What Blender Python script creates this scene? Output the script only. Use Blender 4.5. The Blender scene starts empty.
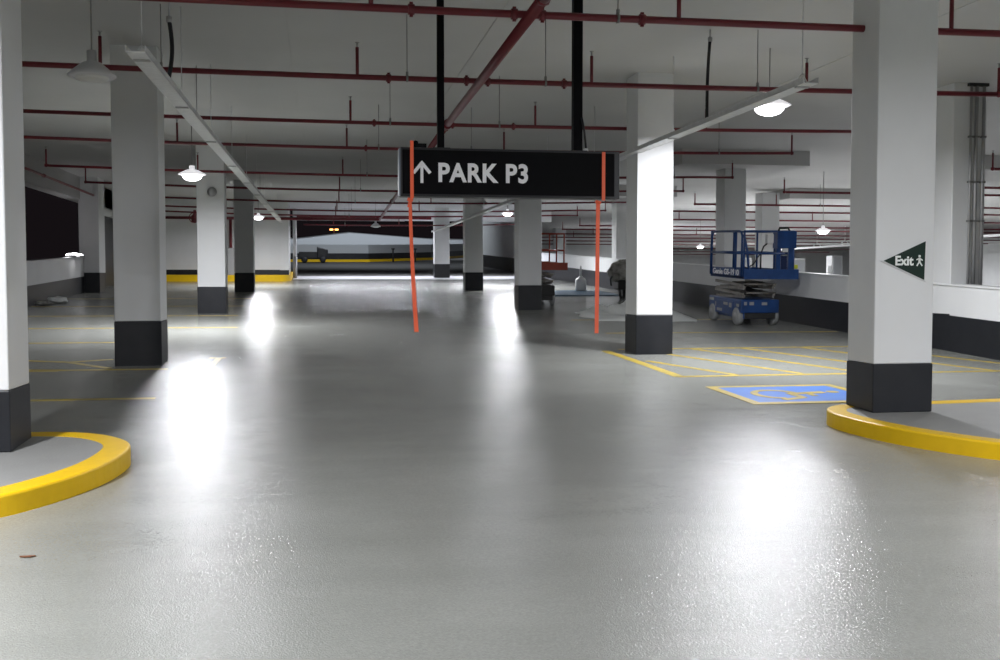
import bpy, bmesh, math, random
from mathutils import Vector, Matrix
random.seed(7)
SC = bpy.context.scene
COL = SC.collection
S = 0.0413                       # the deck climbs 4 % away from the camera
EYE = 1.85
SLAB = 5.12                       # underside of the level slab above
PI = math.pi
def gz(y): return S*y

# ------------------------------------------------------------------ materials
def mat(name, col, rough=0.6, metal=0.0, noise=None, bump=None, spec=0.5, emit=None, coat=0.0, alpha=None):
    m = bpy.data.materials.new(name); m.use_nodes = True
    nt = m.node_tree; b = nt.nodes['Principled BSDF']
    b.inputs['Base Color'].default_value = (*col, 1); b.inputs['Roughness'].default_value = rough
    b.inputs['Metallic'].default_value = metal; b.inputs['Specular IOR Level'].default_value = spec
    b.inputs['Coat Weight'].default_value = coat
    if emit:
        b.inputs['Emission Color'].default_value = (*emit[0], 1); b.inputs['Emission Strength'].default_value = emit[1]
    tc = nt.nodes.new('ShaderNodeTexCoord')
    if noise:                    # (scale, amount, colour to mix)
        n = nt.nodes.new('ShaderNodeTexNoise'); n.inputs['Scale'].default_value = noise[0]; n.inputs['Detail'].default_value = 6
        nt.links.new(tc.outputs['Object'], n.inputs['Vector'])
        r = nt.nodes.new('ShaderNodeValToRGB'); r.color_ramp.elements[0].position = 0.38; r.color_ramp.elements[1].position = 0.68
        nt.links.new(n.outputs['Fac'], r.inputs['Fac'])
        mu = nt.nodes.new('ShaderNodeMath'); mu.operation = 'MULTIPLY'; mu.inputs[1].default_value = noise[1]
        nt.links.new(r.outputs['Color'], mu.inputs[0])
        mx = nt.nodes.new('ShaderNodeMix'); mx.data_type = 'RGBA'
        mx.inputs['A'].default_value = (*col, 1); mx.inputs['B'].default_value = (*noise[2], 1)
        nt.links.new(mu.outputs[0], mx.inputs['Factor']); nt.links.new(mx.outputs['Result'], b.inputs['Base Color'])
    if bump:                     # (scale, strength)
        n2 = nt.nodes.new('ShaderNodeTexNoise'); n2.inputs['Scale'].default_value = bump[0]; n2.inputs['Detail'].default_value = 3
        nt.links.new(tc.outputs['Object'], n2.inputs['Vector'])
        bp = nt.nodes.new('ShaderNodeBump'); bp.inputs['Strength'].default_value = bump[1]; bp.inputs['Distance'].default_value = 0.01
        nt.links.new(n2.outputs['Fac'], bp.inputs['Height']); nt.links.new(bp.outputs['Normal'], b.inputs['Normal'])
    return m

def deck_material():
    m = mat('coated_deck', (0.2, 0.2, 0.185), 0.3)
    nt = m.node_tree; b = nt.nodes['Principled BSDF']; N = nt.nodes.new; L = nt.links.new
    tc = N('ShaderNodeTexCoord')
    big = N('ShaderNodeTexNoise'); big.inputs['Scale'].default_value = 0.35; big.inputs['Detail'].default_value = 7; big.inputs['Roughness'].default_value = 0.62
    L(tc.outputs['Object'], big.inputs['Vector'])
    r = N('ShaderNodeValToRGB'); e = r.color_ramp.elements
    e[0].position = 0.32; e[0].color = (0.232, 0.238, 0.216, 1); e[1].position = 0.7; e[1].color = (0.30, 0.307, 0.282, 1)
    L(big.outputs['Fac'], r.inputs['Fac'])
    # trowel sweeps stretched across the lane
    mp = N('ShaderNodeMapping'); mp.inputs['Scale'].default_value = (0.55, 2.6, 1); L(tc.outputs['Object'], mp.inputs['Vector'])
    sw = N('ShaderNodeTexNoise'); sw.inputs['Scale'].default_value = 1.0; sw.inputs['Detail'].default_value = 5; L(mp.outputs['Vector'], sw.inputs['Vector'])
    r2 = N('ShaderNodeValToRGB'); e = r2.color_ramp.elements
    e[0].position = 0.3; e[0].color = (0.93, 0.93, 0.93, 1); e[1].position = 0.72; e[1].color = (1.04, 1.04, 1.04, 1)
    L(sw.outputs['Fac'], r2.inputs['Fac'])
    fine = N('ShaderNodeTexNoise'); fine.inputs['Scale'].default_value = 60; fine.inputs['Detail'].default_value = 4; L(tc.outputs['Object'], fine.inputs['Vector'])
    r3 = N('ShaderNodeValToRGB'); e = r3.color_ramp.elements
    e[0].position = 0.3; e[0].color = (0.9, 0.9, 0.9, 1); e[1].position = 0.7; e[1].color = (1.08, 1.08, 1.08, 1)
    L(fine.outputs['Fac'], r3.inputs['Fac'])
    m1 = N('ShaderNodeMix'); m1.data_type = 'RGBA'; m1.blend_type = 'MULTIPLY'; m1.inputs['Factor'].default_value = 1
    L(r.outputs['Color'], m1.inputs['A']); L(r2.outputs['Color'], m1.inputs['B'])
    m2 = N('ShaderNodeMix'); m2.data_type = 'RGBA'; m2.blend_type = 'MULTIPLY'; m2.inputs['Factor'].default_value = 1
    L(m1.outputs['Result'], m2.inputs['A']); L(r3.outputs['Color'], m2.inputs['B'])
    L(m2.outputs['Result'], b.inputs['Base Color'])
    rr = N('ShaderNodeMapRange'); rr.inputs['To Min'].default_value = 0.165; rr.inputs['To Max'].default_value = 0.25
    rr.inputs['From Min'].default_value = 0.3; rr.inputs['From Max'].default_value = 0.7
    L(big.outputs['Fac'], rr.inputs['Value']); L(rr.outputs['Result'], b.inputs['Roughness'])
    g1 = N('ShaderNodeTexNoise'); g1.inputs['Scale'].default_value = 110; g1.inputs['Detail'].default_value = 2; L(tc.outputs['Object'], g1.inputs['Vector'])
    bp = N('ShaderNodeBump'); bp.inputs['Strength'].default_value = 0.9; bp.inputs['Distance'].default_value = 0.0032
    L(g1.outputs['Fac'], bp.inputs['Height']); L(bp.outputs['Normal'], b.inputs['Normal'])
    b.inputs['Specular IOR Level'].default_value = 0.5
    return m

M = {
 'deck': deck_material(),
 'asphalt': mat('asphalt', (0.085, 0.085, 0.085), 0.7, noise=(0.8, 0.6, (0.12, 0.12, 0.118)), bump=(40, 0.3)),
 'island': mat('island_concrete', (0.27, 0.27, 0.26), 0.5, noise=(3, 0.5, (0.22, 0.22, 0.21)), bump=(50, 0.25)),
 'white': mat('white_wall_paint', (0.72, 0.73, 0.73), 0.5, noise=(1.6, 0.35, (0.62, 0.63, 0.63)), bump=(6, 0.06)),
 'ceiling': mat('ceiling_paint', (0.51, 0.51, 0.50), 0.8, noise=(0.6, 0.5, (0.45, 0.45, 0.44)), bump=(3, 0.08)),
 'panel': mat('drop_panel_paint', (0.50, 0.50, 0.49), 0.8, noise=(1.2, 0.5, (0.44, 0.44, 0.43))),
 'column': mat('column_paint', (0.68, 0.69, 0.69), 0.45, noise=(2.2, 0.3, (0.6, 0.61, 0.61)), bump=(5, 0.05)),
 'black': mat('black_band_paint', (0.010, 0.0115, 0.015), 0.45, spec=0.35, noise=(4, 0.5, (0.018, 0.019, 0.023))),
 'yellow': mat('yellow_kerb_paint', (0.80, 0.50, 0.004), 0.45, spec=0.3, noise=(9, 0.35, (0.68, 0.42, 0.004)), bump=(30, 0.15)),
 'line': mat('yellow_line_paint', (0.46, 0.33, 0.03), 0.5, noise=(7, 0.8, (0.28, 0.23, 0.07))),
 'blue_paint': mat('blue_symbol_paint', (0.04, 0.145, 0.5), 0.45, noise=(5, 0.6, (0.07, 0.2, 0.5))),
 'red': mat('red_pipe_paint', (0.135, 0.008, 0.015), 0.4),
 'dred': mat('dark_red_pipe_paint', (0.2, 0.018, 0.026), 0.45),
 'rod': mat('hanger_rod', (0.25, 0.25, 0.24), 0.5, metal=0.6),
 'galv': mat('galvanised_metal', (0.70, 0.71, 0.71), 0.4, metal=0.2, noise=(12, 0.4, (0.5, 0.5, 0.5))),
 'galvdull': mat('dull_conduit', (0.38, 0.38, 0.38), 0.5, metal=0.5),
 'rubber': mat('black_rubber', (0.012, 0.012, 0.014), 0.6),
 'signblack': mat('sign_black', (0.0035, 0.0035, 0.0045), 0.6, spec=0.1),
 'signframe': mat('sign_frame', (0.03, 0.03, 0.033), 0.4, metal=0.3),
 'endcap': mat('sign_end_cap', (0.12, 0.15, 0.19), 0.4),
 'letter': mat('sign_letter', (0.9, 0.9, 0.92), 0.4),
 'tape': mat('orange_tape', (0.95, 0.15, 0.06), 0.5),
 'green': mat('exit_green', (0.004, 0.02, 0.012), 0.5, spec=0.25),
 'exitwhite': mat('exit_white', (0.82, 0.85, 0.82), 0.4),
 'shade': mat('lamp_shade_grey', (0.55, 0.55, 0.56), 0.35, metal=0.2),
 'shadelit': mat('lamp_shade_acrylic_lit', (0.75, 0.75, 0.77), 0.3, emit=((0.97, 0.95, 1.0), 0.55)),
 'lens': mat('lamp_lens_lit', (0.9, 0.9, 0.9), 0.3, emit=((1.0, 0.97, 1.0), 9.0)),
 'lensoff': mat('lamp_lens_off', (0.62, 0.62, 0.6), 0.3),
 'liftblue': mat('lift_blue', (0.012, 0.058, 0.21), 0.35, noise=(6, 0.5, (0.008, 0.03, 0.11))),
 'liftdark': mat('lift_navy', (0.008, 0.02, 0.08), 0.4),
 'orange': mat('lift_orange', (0.38, 0.05, 0.02), 0.4, noise=(8, 0.5, (0.22, 0.04, 0.02))),
 'steel': mat('scissor_steel', (0.28, 0.27, 0.25), 0.45, metal=0.5, noise=(9, 0.5, (0.16, 0.13, 0.1))),
 'tyre': mat('grey_tyre', (0.30, 0.31, 0.31), 0.7),
 'dark': mat('dark_machine', (0.02, 0.02, 0.02), 0.55),
 'tarp': mat('blue_tarp', (0.045, 0.10, 0.16), 0.5, bump=(9, 0.4)),
 'sheet': mat('pale_sheet', (0.66, 0.68, 0.66), 0.45, bump=(14, 0.5)),
 'canvas': mat('grey_canvas', (0.4, 0.4, 0.37), 0.8, noise=(7, 0.9, (0.1, 0.1, 0.09)), bump=(12, 0.5)),
 'wplastic': mat('white_plastic', (0.72, 0.72, 0.71), 0.5),
 'hivis': mat('lime_plastic', (0.5, 0.55, 0.03), 0.5),
 'facade': mat('far_facade', (0.42, 0.44, 0.46), 0.7),
 'leaf': mat('dry_leaf', (0.14, 0.05, 0.02), 0.7),
 'sodium': mat('street_lamp_lens', (0.9, 0.4, 0.1), 0.4, emit=((1.0, 0.35, 0.1), 6.0)),
}

# ------------------------------------------------------------------ mesh helpers
class MB:
    def __init__(s): s.v = []; s.f = []; s.sm = []
    def add(s, vs, fs, smooth=False):
        o = len(s.v); s.v += [tuple(v) for v in vs]
        for f in fs: s.f.append([i+o for i in f]); s.sm.append(smooth)
        return s
    def box(s, x0, x1, y0, y1, z0, z1, sl=False):
        """axis box; sl=True lets its bottom and top follow the deck slope (z0, z1 are then heights above the deck)"""
        k = (lambda y: gz(y)) if sl else (lambda y: 0)
        vs = [(x, y, z+k(y)) for z in (z0, z1) for (x, y) in ((x0, y0), (x1, y0), (x1, y1), (x0, y1))]
        return s.add(vs, [(3, 2, 1, 0), (4, 5, 6, 7), (0, 1, 5, 4), (1, 2, 6, 5), (2, 3, 7, 6), (3, 0, 4, 7)])
    def prism(s, poly, f0, f1):
        """closed plan polygon between two height functions of (x, y)"""
        n = len(poly)
        a = sum(poly[i][0]*poly[(i+1) % n][1]-poly[(i+1) % n][0]*poly[i][1] for i in range(n))
        if a < 0: poly = poly[::-1]
        vs = [(x, y, f0(x, y)) for x, y in poly]+[(x, y, f1(x, y)) for x, y in poly]
        fs = [list(range(n))[::-1], [i+n for i in range(n)]]+[(i, (i+1) % n, (i+1) % n+n, i+n) for i in range(n)]
        return s.add(vs, fs)
    def tube(s, p, q, r, n=10, r2=None, caps=True):
        p = Vector(p); q = Vector(q); d = (q-p)
        if d.length < 1e-6: return s
        d.normalize(); a = Vector((0, 0, 1)) if abs(d.z) < 0.9 else Vector((1, 0, 0))
        u = d.cross(a).normalized(); w = d.cross(u); r2 = r if r2 is None else r2
        vs = [p+(u*math.cos(2*PI*i/n)+w*math.sin(2*PI*i/n))*r for i in range(n)]+[q+(u*math.cos(2*PI*i/n)+w*math.sin(2*PI*i/n))*r2 for i in range(n)]
        s.add(vs, [(i, i+n, (i+1) % n+n, (i+1) % n) for i in range(n)], True)
        if caps: s.add(vs, [list(range(n)), [i+n for i in range(n)][::-1]])
        return s
    def path(s, pts, r, n=8):
        """bent tube with shared rings"""
        P = [Vector(p) for p in pts]; rings = []
        for i, p in enumerate(P):
            d = (P[min(i+1, len(P)-1)]-P[max(i-1, 0)]).normalized()
            if i == 0: a = Vector((0, 0, 1)) if abs(d.z) < 0.9 else Vector((1, 0, 0)); u = d.cross(a).normalized()
            else: u = (u-d*u.dot(d)).normalized()
            w = d.cross(u)
            rings.append([p+(u*math.cos(2*PI*k/n)+w*math.sin(2*PI*k/n))*r for k in range(n)])
        vs = [v for R in rings for v in R]; fs = []
        for i in range(len(P)-1):
            for k in range(n): fs.append((i*n+k, i*n+n+k, i*n+n+(k+1) % n, i*n+(k+1) % n))
        s.add(vs, fs, True); s.add(vs, [list(range(n)), [len(vs)-n+k for k in range(n)][::-1]])
        return s
    def lathe(s, prof, c=(0, 0, 0), n=28, smooth=True):
        """prof: list of (r, z) revolved round z through c"""
        vs = [(c[0]+r*math.cos(2*PI*k/n), c[1]+r*math.sin(2*PI*k/n), c[2]+z) for r, z in prof for k in range(n)]
        fs = [(i*n+k, i*n+(k+1) % n, i*n+n+(k+1) % n, i*n+n+k) for i in range(len(prof)-1) for k in range(n)]
        s.add(vs, fs, smooth)
        s.add(vs, [list(range(n))[::-1], [len(vs)-n+k for k in range(n)]])
        return s
    def xf(s, mtx, start=0):
        s.v = s.v[:start]+[tuple(mtx @ Vector(v)) for v in s.v[start:]]; return s
    def build(s, name, m, parent=None, bevel=0, **tags):
        me = bpy.data.meshes.new(name); me.from_pydata(s.v, [], s.f); me.update()
        for p, sm in zip(me.polygons, s.sm): p.use_smooth = sm
        me.materials.append(M[m] if isinstance(m, str) else m)
        bm = bmesh.new(); bm.from_mesh(me); bmesh.ops.remove_doubles(bm, verts=bm.verts, dist=1e-5)
        bmesh.ops.recalc_face_normals(bm, faces=bm.faces); bm.to_mesh(me); bm.free()
        o = bpy.data.objects.new(name, me); COL.objects.link(o)
        if parent: o.parent = parent
        if bevel:
            b = o.modifiers.new('edge', 'BEVEL'); b.width = bevel; b.segments = 2; b.limit_method = 'ANGLE'
        for k, v in tags.items(): o[k] = v
        return o

def thing(name, label, cat, loc=(0, 0, 0), rz=0, group=None):
    o = bpy.data.objects.new(name, None); COL.objects.link(o); o.location = loc; o.rotation_euler.z = rz
    o.empty_display_size = 0.2
    o['label'] = label; o['category'] = cat
    if group: o['group'] = group
    return o
def tag(o, label, cat, group=None):
    o['label'] = label; o['category'] = cat
    if group: o['group'] = group
    return o
def struct(o): o['kind'] = 'structure'; return o

# ------------------------------------------------------------------ the setting
# floor: the coated deck, the dark road outside and the neighbouring deck
struct(MB().box(-7.62, 10.65, -9, 47.0, -0.3, 0.0, True).build('floor', 'deck'))
struct(MB().prism([(-14, 47.0), (21.9, 47.0), (21.9, 120), (-14, 120)], lambda x, y: gz(y)-0.4, lambda x, y: gz(y)).build('floor', 'asphalt'))
struct(MB().box(10.65, 60, -9, 110, 0.0, 0.3).build('floor', 'island'))

# ceiling slab (one storey above), with drop panels over the columns as its parts
ceil = struct(MB().box(-7.9, 60, -9, 49.0, SLAB, SLAB+0.3).build('ceiling', 'ceiling'))
ceil2 = struct(MB().box(11.0, 60, 49.0, 75.3, SLAB, SLAB+0.3).build('ceiling', 'ceiling'))
ceil3 = struct(MB().box(22.0, 60, 75.3, 110, SLAB, SLAB+0.3).build('ceiling', 'ceiling'))
def panel(x0, x1, y0, y1, z=4.75): MB().box(x0, x1, y0, y1, z, SLAB+0.02).build('drop_panel', 'ceiling', ceil)
panel(8.9, 12.3, 24.9, 27.8); panel(8.9, 12.3, 34.9, 37.8)
panel(16.5, 19.8, 24.9, 27.8); panel(16.5, 19.8, 34.9, 37.8)
# thin form joints standing proud under the slab
for x in (-0.4, 2.2, 7.6): MB().box(x, x+0.012, -4, 48.5, SLAB-0.008, SLAB+0.005).build('form_joint', 'panel', ceil)

# edge beams
b = MB().box(-7.9, -7.5, -9, 43.6, 4.4, SLAB).build('trim_1', 'ceiling'); struct(b)
struct(MB().box(-1.2, 10.9, 48.7, 49.0, 4.62, SLAB+0.02).build('trim_2', 'white'))
struct(MB().box(-1.25, 3.9, 48.66, 48.72, 4.58, 4.68).build('trim_3', 'galv'))

def wall(name, x0, x1, y0, y1, h, band=0.62, cap=False, m='white'):
    w = struct(MB().box(x0, x1, y0, y1, 0.0, h, True).build(name, m))
    e = 0.008
    MB().box(x0-e, x1+e, y0-e, y1+e, 0.0, band, True).build('painted_band', 'black', w)
    return w
wl = wall('wall_left', -7.62, -7.42, -9, 35.6, 1.13, 0.52)
MB().box(-7.66, -7.38, -9, 35.6, 1.13, 1.16, True).build('coping', 'white', wl)
wr = wall('wall_right', 10.4, 10.62, -9, 49.0, 1.10, 0.60)
MB().box(10.37, 10.66, -9, 49.0, 1.10, 1.13, True).build('coping', 'white', wr)
# full-height wall beyond the parapet
w = struct(MB().box(10.25, 10.5, 49.0, 66.0, 0, 3.4, True).build('wall_right_beyond', 'white'))
MB().box(10.24, 10.5, 49.0, 66.0, 0, 0.75, True).build('painted_band', 'black', w)
# wall behind the camera
struct(MB().box(-7.9, 60, -9.3, -9, -0.6, SLAB).build('wall_back', 'white'))
# neighbouring deck: end wall
struct(MB().box(11.0, 22.3, 75.0, 75.3, 0.3, SLAB).build('wall_neighbour_end', 'white'))
struct(MB().box(22.0, 22.3, 75.3, 110, 0.3, SLAB).build('wall_neighbour_inner', 'white'))
struct(MB().box(22.0, 60, 109.7, 110, 0, SLAB).build('wall_neighbour', 'white'))
struct(MB().box(59.5, 60, -9, 110, 0, SLAB).build('wall_neighbour_side', 'white'))

# block at the end of the bays, across the deck
blk = struct(MB().box(-7.9, -1.62, 43.8, 47.4, 1.2, SLAB+0.01).build('wall_far', 'white'))
MB().box(-7.88, -1.61, 43.79, 47.41, 0.0, 0.46, True).build('painted_band', 'black', blk)
pil = struct(MB().box(-1.62, -1.27, 43.72, 44.2, 1.2, SLAB+0.01).build('wall_far_end', 'white'))
MB().box(-1.63, -1.265, 43.71, 44.21, 0.0, 0.45, True).build('painted_band', 'black', pil)
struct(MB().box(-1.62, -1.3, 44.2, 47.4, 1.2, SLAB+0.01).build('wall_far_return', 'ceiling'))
# left beyond the wall column
wb = struct(MB().box(-7.72, -7.5, 36.4, 43.8, 0.9, SLAB).build('wall_left_beyond', 'white'))
MB().box(-7.73, -7.49, 36.4, 43.8, 0.0, 0.55, True).build('painted_band', 'black', wb)
dn = struct(MB().box(-7.5, -7.46, 38.4, 40.8, 1.2, 4.1).build('door_1', 'signframe'))

# kerb in front of the block (structure), rounded corner
def ribbon_poly(pts, w):
    """offset an open polyline to its left by w -> closed polygon"""
    P = [Vector((x, y)) for x, y in pts]; out = []
    for i, p in enumerate(P):
        d = (P[min(i+1, len(P)-1)]-P[max(i-1, 0)]).normalized(); out.append(p+Vector((-d.y, d.x))*w)
    return out
def strip_solid(mb, pts, w, f0, f1):
    A = [Vector(p) for p in pts]; B = ribbon_poly(pts, w)
    n = len(A); vs = []
    for a, b_ in zip(A, B): vs += [(a.x, a.y, f0(a.x, a.y)), (b_.x, b_.y, f0(b_.x, b_.y)), (b_.x, b_.y, f1(b_.x, b_.y)), (a.x, a.y, f1(a.x, a.y))]
    fs = []
    for i in range(n-1):
        o = i*4
        for k in range(4): fs.append((o+k, o+(k+1) % 4, o+4+(k+1) % 4, o+4+k))
    fs += [(3, 2, 1, 0), tuple((n-1)*4+k for k in range(4))]
    return mb.add(vs, fs)
fl = lambda h: (lambda x, y: gz(y)+h)
arc = [(-1.62+0.42*math.sin(a), 43.9-0.6*math.cos(a)) for a in [PI/2*i/6 for i in range(7)]]
struct(strip_solid(MB(), [(-7.4, 43.3)]+arc+[(-1.2, 47.4)], 0.4, fl(-0.05), fl(0.26)).build('trim_4', 'yellow'))

# far barrier outdoors: kerb, dark band, pale wall
far = [(-12, 75.0), (-1.4, 76.0), (3.6, 76.6), (9, 84), (14, 97), (20, 112)]
struct(strip_solid(MB(), far, 0.35, fl(-0.05), fl(0.18)).build('trim_5', 'yellow'))
far2 = [(x-0.1, y+0.5) for x, y in far]
fw_ = struct(strip_solid(MB(), far2, 0.3, fl(-0.05), fl(1.25)).build('wall_outside', 'facade'))
strip_solid(MB(), [(x, y-0.03) for x, y in far2], 0.3, fl(-0.05), fl(0.62)).build('painted_band', 'black', fw_)
# pale strip at the deck's end, coloured as outside light spilling in
struct(MB().box(-1.15, 10.25, 45.3, 48.6, 0.0, 0.012, True).build('light_spill_strip', mat('pale_light_spill', (0.62, 0.62, 0.66), 0.5, noise=(2, 0.6, (0.4, 0.4, 0.44)))))

# ------------------------------------------------------------------ columns
def column(x0, x1, y0, y1, label, top=SLAB, band=0.62, z0=0.0, flush=False):
    cx, cy = (x0+x1)/2, (y0+y1)/2
    t = thing('concrete_column', label, 'column', (cx, cy, gz(cy)+z0), 0, 'square concrete columns with black bases')
    a, c = (x1-x0)/2, (y1-y0)/2
    zb = band-z0
    dz = gz(cy)+z0
    MB().box(-a, a, -c, c, zb, top+0.01-dz).build('shaft', 'column', t, bevel=0.012)
    m = MB(); e = 0.006
    m.add([(x, y, (S*y-(0.02 if z0 == 0 else 0.002) if k == 0 else zb)) for k in (0, 1) for x, y in ((-a-e, -c-e), (a+e, -c-e), (a+e, c+e), (-a-e, c+e))],
          [(3, 2, 1, 0), (4, 5, 6, 7), (0, 1, 5, 4), (1, 2, 6, 5), (2, 3, 7, 6), (3, 0, 4, 7)])
    m.build('painted_base', 'black', t, bevel=0.01, label='black painted base of the column')
    return t
cA = column(-3.05, -2.40, 8.62, 9.2, 'white column cut by the picture edge, on the yellow-kerbed island at the left', top=SLAB, z0=0.15)
cR = column(5.37, 6.0, 9.45, 9.97, 'big white column carrying the green exit sign, on the yellow-kerbed island', top=SLAB, z0=0.15)
column(-2.86, -2.23, 15.35, 15.95, 'dim grey-white column just behind the left yellow-kerbed island, beside the dark lamp')
column(4.96, 5.56, 15.95, 16.55, 'brightly lit white column directly right of the hanging parking sign')
column(-2.86, -2.22, 25.5, 26.1, 'white column with a small round plate, behind the first lit lamp on the left')
column(5.0, 5.60, 26.15, 26.75, 'column under the right half of the parking sign, next to the orange lift')
column(-2.77, -2.15, 35.2, 35.8, 'dark grey column standing before the wall with the yellow kerb')
column(4.98, 5.60, 35.9, 36.5, 'grey column below the letters of the sign, shorter-looking of the two there')
column(5.12, 5.80, 47.0, 47.6, 'small bright far column at the end of the lane by the night sky')
column(-7.56, -6.95, 35.0, 35.95, 'grey column engaged in the left parapet wall beside the black opening', top=SLAB)
column(10.405, 11.0, 25.85, 26.45, 'column rising from the right parapet just behind the blue scissor lift')
column(10.405, 11.0, 15.9, 16.5, 'column on the right parapet with three vertical conduits', top=SLAB)
column(10.405, 11.0, 35.9, 36.5, 'column on the right parapet half hidden behind the brightly lit column')
for x, y, lb in ((16.1, 35.9, 'pale column of the neighbouring deck seen above the blue lift'), (25.5, 46, 'distant column of the neighbouring deck beyond the right parapet, farther one'),
                 (14.4, 62, 'distant column of the neighbouring deck seen left of the lift')):
    t = thing('concrete_column', lb, 'column', (x, y, 0.3), 0, 'columns of the neighbouring deck')
    MB().box(-0.33, 0.33, -0.3, 0.3, 0.9, 4.71).build('shaft', 'column', t); MB().box(-0.335, 0.335, -0.305, 0.305, 0, 0.9).build('painted_base', 'black', t)

# ------------------------------------------------------------------ islands
def smooth_closed(pts, it=2):
    for _ in range(it):
        q = []
        for i in range(len(pts)-1):
            a, b_ = pts[i], pts[i+1]
            q += [(a[0]*.75+b_[0]*.25, a[1]*.75+b_[1]*.25), (a[0]*.25+b_[0]*.75, a[1]*.25+b_[1]*.75)]
        pts = [pts[0]]+q+[pts[-1]]
    return pts
def island(pts, w, label):
    """pts run along the outer face; island body on their left"""
    pts = smooth_closed(pts); cx = sum(p[0] for p in pts)/len(pts); cy = sum(p[1] for p in pts)/len(pts)
    t = thing('kerbed_island', label, 'traffic island', (0, 0, 0), 0, 'raised islands with yellow kerbs')
    k = strip_solid(MB(), pts, w, fl(-0.02), fl(0.15)).build('kerb', 'yellow', t, bevel=0.018, label='bright yellow painted kerb')
    inn = [(p.x, p.y) for p in ribbon_poly(pts, w*0.9)]
    MB().prism(inn, fl(-0.02), fl(0.147)).build('slab', 'island', t)
    return t
island([(-7.38, 5.9), (-5.5, 5.95), (-4.0, 6.15), (-3.0, 6.55), (-2.3, 7.0), (-2.06, 7.19), (-1.88, 7.43), (-1.70, 7.76), (-1.57, 8.13), (-1.51, 8.55), (-1.53, 8.85), (-1.64, 9.08), (-1.82, 9.29), (-2.1, 9.45), (-2.5, 9.5), (-7.38, 9.5)], 0.22,
       'grey raised island with a yellow kerb around the column at the left edge')
island([(10.36, 10.3), (8.0, 10.2), (6.36, 10.08), (5.45, 10.02), (5.2, 9.95), (5.04, 9.78), (4.96, 9.55), (4.98, 9.25), (5.04, 8.94), (5.19, 8.54), (5.42, 8.16), (5.66, 7.87), (6.2, 7.4), (7.2, 6.9), (8.6, 6.6), (10.36, 6.55)], 0.2,
       'grey raised island with a yellow kerb below the exit-sign column')

# ------------------------------------------------------------------ floor paint
def line(pts, w=0.1, m='line', nm='floor_marking'):
    o = MB(); 
    for i in range(len(pts)-1):
        a, b_ = Vector(pts[i]), Vector(pts[i+1]); d = (b_-a).normalized(); n = Vector((-d.y, d.x))*w/2
        q = [a-n, b_-n, b_+n, a+n]
        o.prism([(v.x, v.y) for v in q], fl(-0.003), fl(0.003))
    return struct(o.build(nm, m))
for p in ([(-7.3, 12.3), (-1.86, 12.27)], [(-7.3, 15.0), (-2.1, 14.95)], [(-7.3, 18.75), (-3.0, 18.75)], [(-7.3, 21.7), (-1.65, 21.6)], [(-7.3, 25.0), (-1.88, 24.8)],
          [(-7.3, 28.3), (-2.0, 28.2)], [(-7.3, 31.6), (-2.0, 31.5)]): line(p)
line([(-4.6, 16.3), (-3.61, 15.9), (-2.9, 15.12)]); line([(-3.61, 15.9), (-3.05, 16.2)]); line([(-4.4, 15.02), (-3.5, 14.93)], 0.22)
line([(-1.54, 15.15), (-1.52, 16.2)], 0.09); line([(-1.66, 16.22), (-1.42, 16.22)], 0.08)
line([(4.62, 16.55), (4.70, 14.9), (4.75, 13.32)], 0.15); line([(4.72, 13.33), (10.3, 13.38)], 0.11); line([(4.9, 16.75), (10.3, 16.8)], 0.09)
for p in ([(4.87, 15.11), (5.59, 13.41)], [(5.5, 15.95), (6.56, 13.45)], [(6.15, 16.75), (7.5, 13.42)], [(7.06, 16.75), (8.4, 13.42)], [(8.13, 16.8), (9.5, 13.42)], [(9.1, 16.8), (10.3, 13.9)]): line(p, 0.1)
line([(5.5, 19.65), (10.3, 19.55)], 0.09); line([(5.6, 22.9), (10.3, 22.8)], 0.08)

# accessible-parking symbol
ada = thing('accessible_parking_symbol', 'blue square with a yellow wheelchair figure painted on the deck before the exit-sign column', 'floor symbol', (0, 0, 0))
MB().prism([(4.90, 11.08), (6.42, 11.08), (6.30, 12.24), (4.86, 12.24)], fl(0.003), fl(0.006)).build('blue_field', 'blue_paint', ada)
bd = MB(); out = [(4.78, 10.95), (6.56, 10.95), (6.42, 12.35), (4.74, 12.35)]; inn = [(4.90, 11.08), (6.42, 11.08), (6.30, 12.24), (4.86, 12.24)]
for i in range(4):
    j = (i+1) % 4; bd.prism([out[i], out[j], inn[j], inn[i]], fl(0.003), fl(0.007))
bd.build('border', 'line', ada)
sy = MB()
def P2(u, v): return (5.15+v*1.0, 11.98-u*0.62)      # u: figure's right, v: figure's up (towards +X)
def seg(a, b_, w):
    A, B = Vector(P2(*a)), Vector(P2(*b_)); d = (B-A).normalized(); n = Vector((-d.y, d.x))*w/2
    sy.prism([tuple(A-n), tuple(B-n), tuple(B+n), tuple(A+n)], fl(0.006), fl(0.009))
ring = [(0.55+0.5*math.cos(a), 0.22+0.26*math.sin(a)) for a in [math.radians(100+i*16) for i in range(17)]]
for i in range(16): seg(ring[i], ring[i+1], 0.09)
seg((0.55, 0.36), (0.42, 0.86), 0.13); seg((0.55, 0.40), (1.0, 0.42), 0.10); seg((0.45, 0.62), (0.85, 0.62), 0.08); seg((1.0, 0.44), (1.22, 0.12), 0.10)
hc = P2(0.40, 0.98); sy.prism([(hc[0]+0.08*math.cos(a), hc[1]+0.08*math.sin(a)) for a in [2*PI*i/12 for i in range(12)]], fl(0.006), fl(0.009))
sy.build('wheelchair_figure', 'line', ada)

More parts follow.
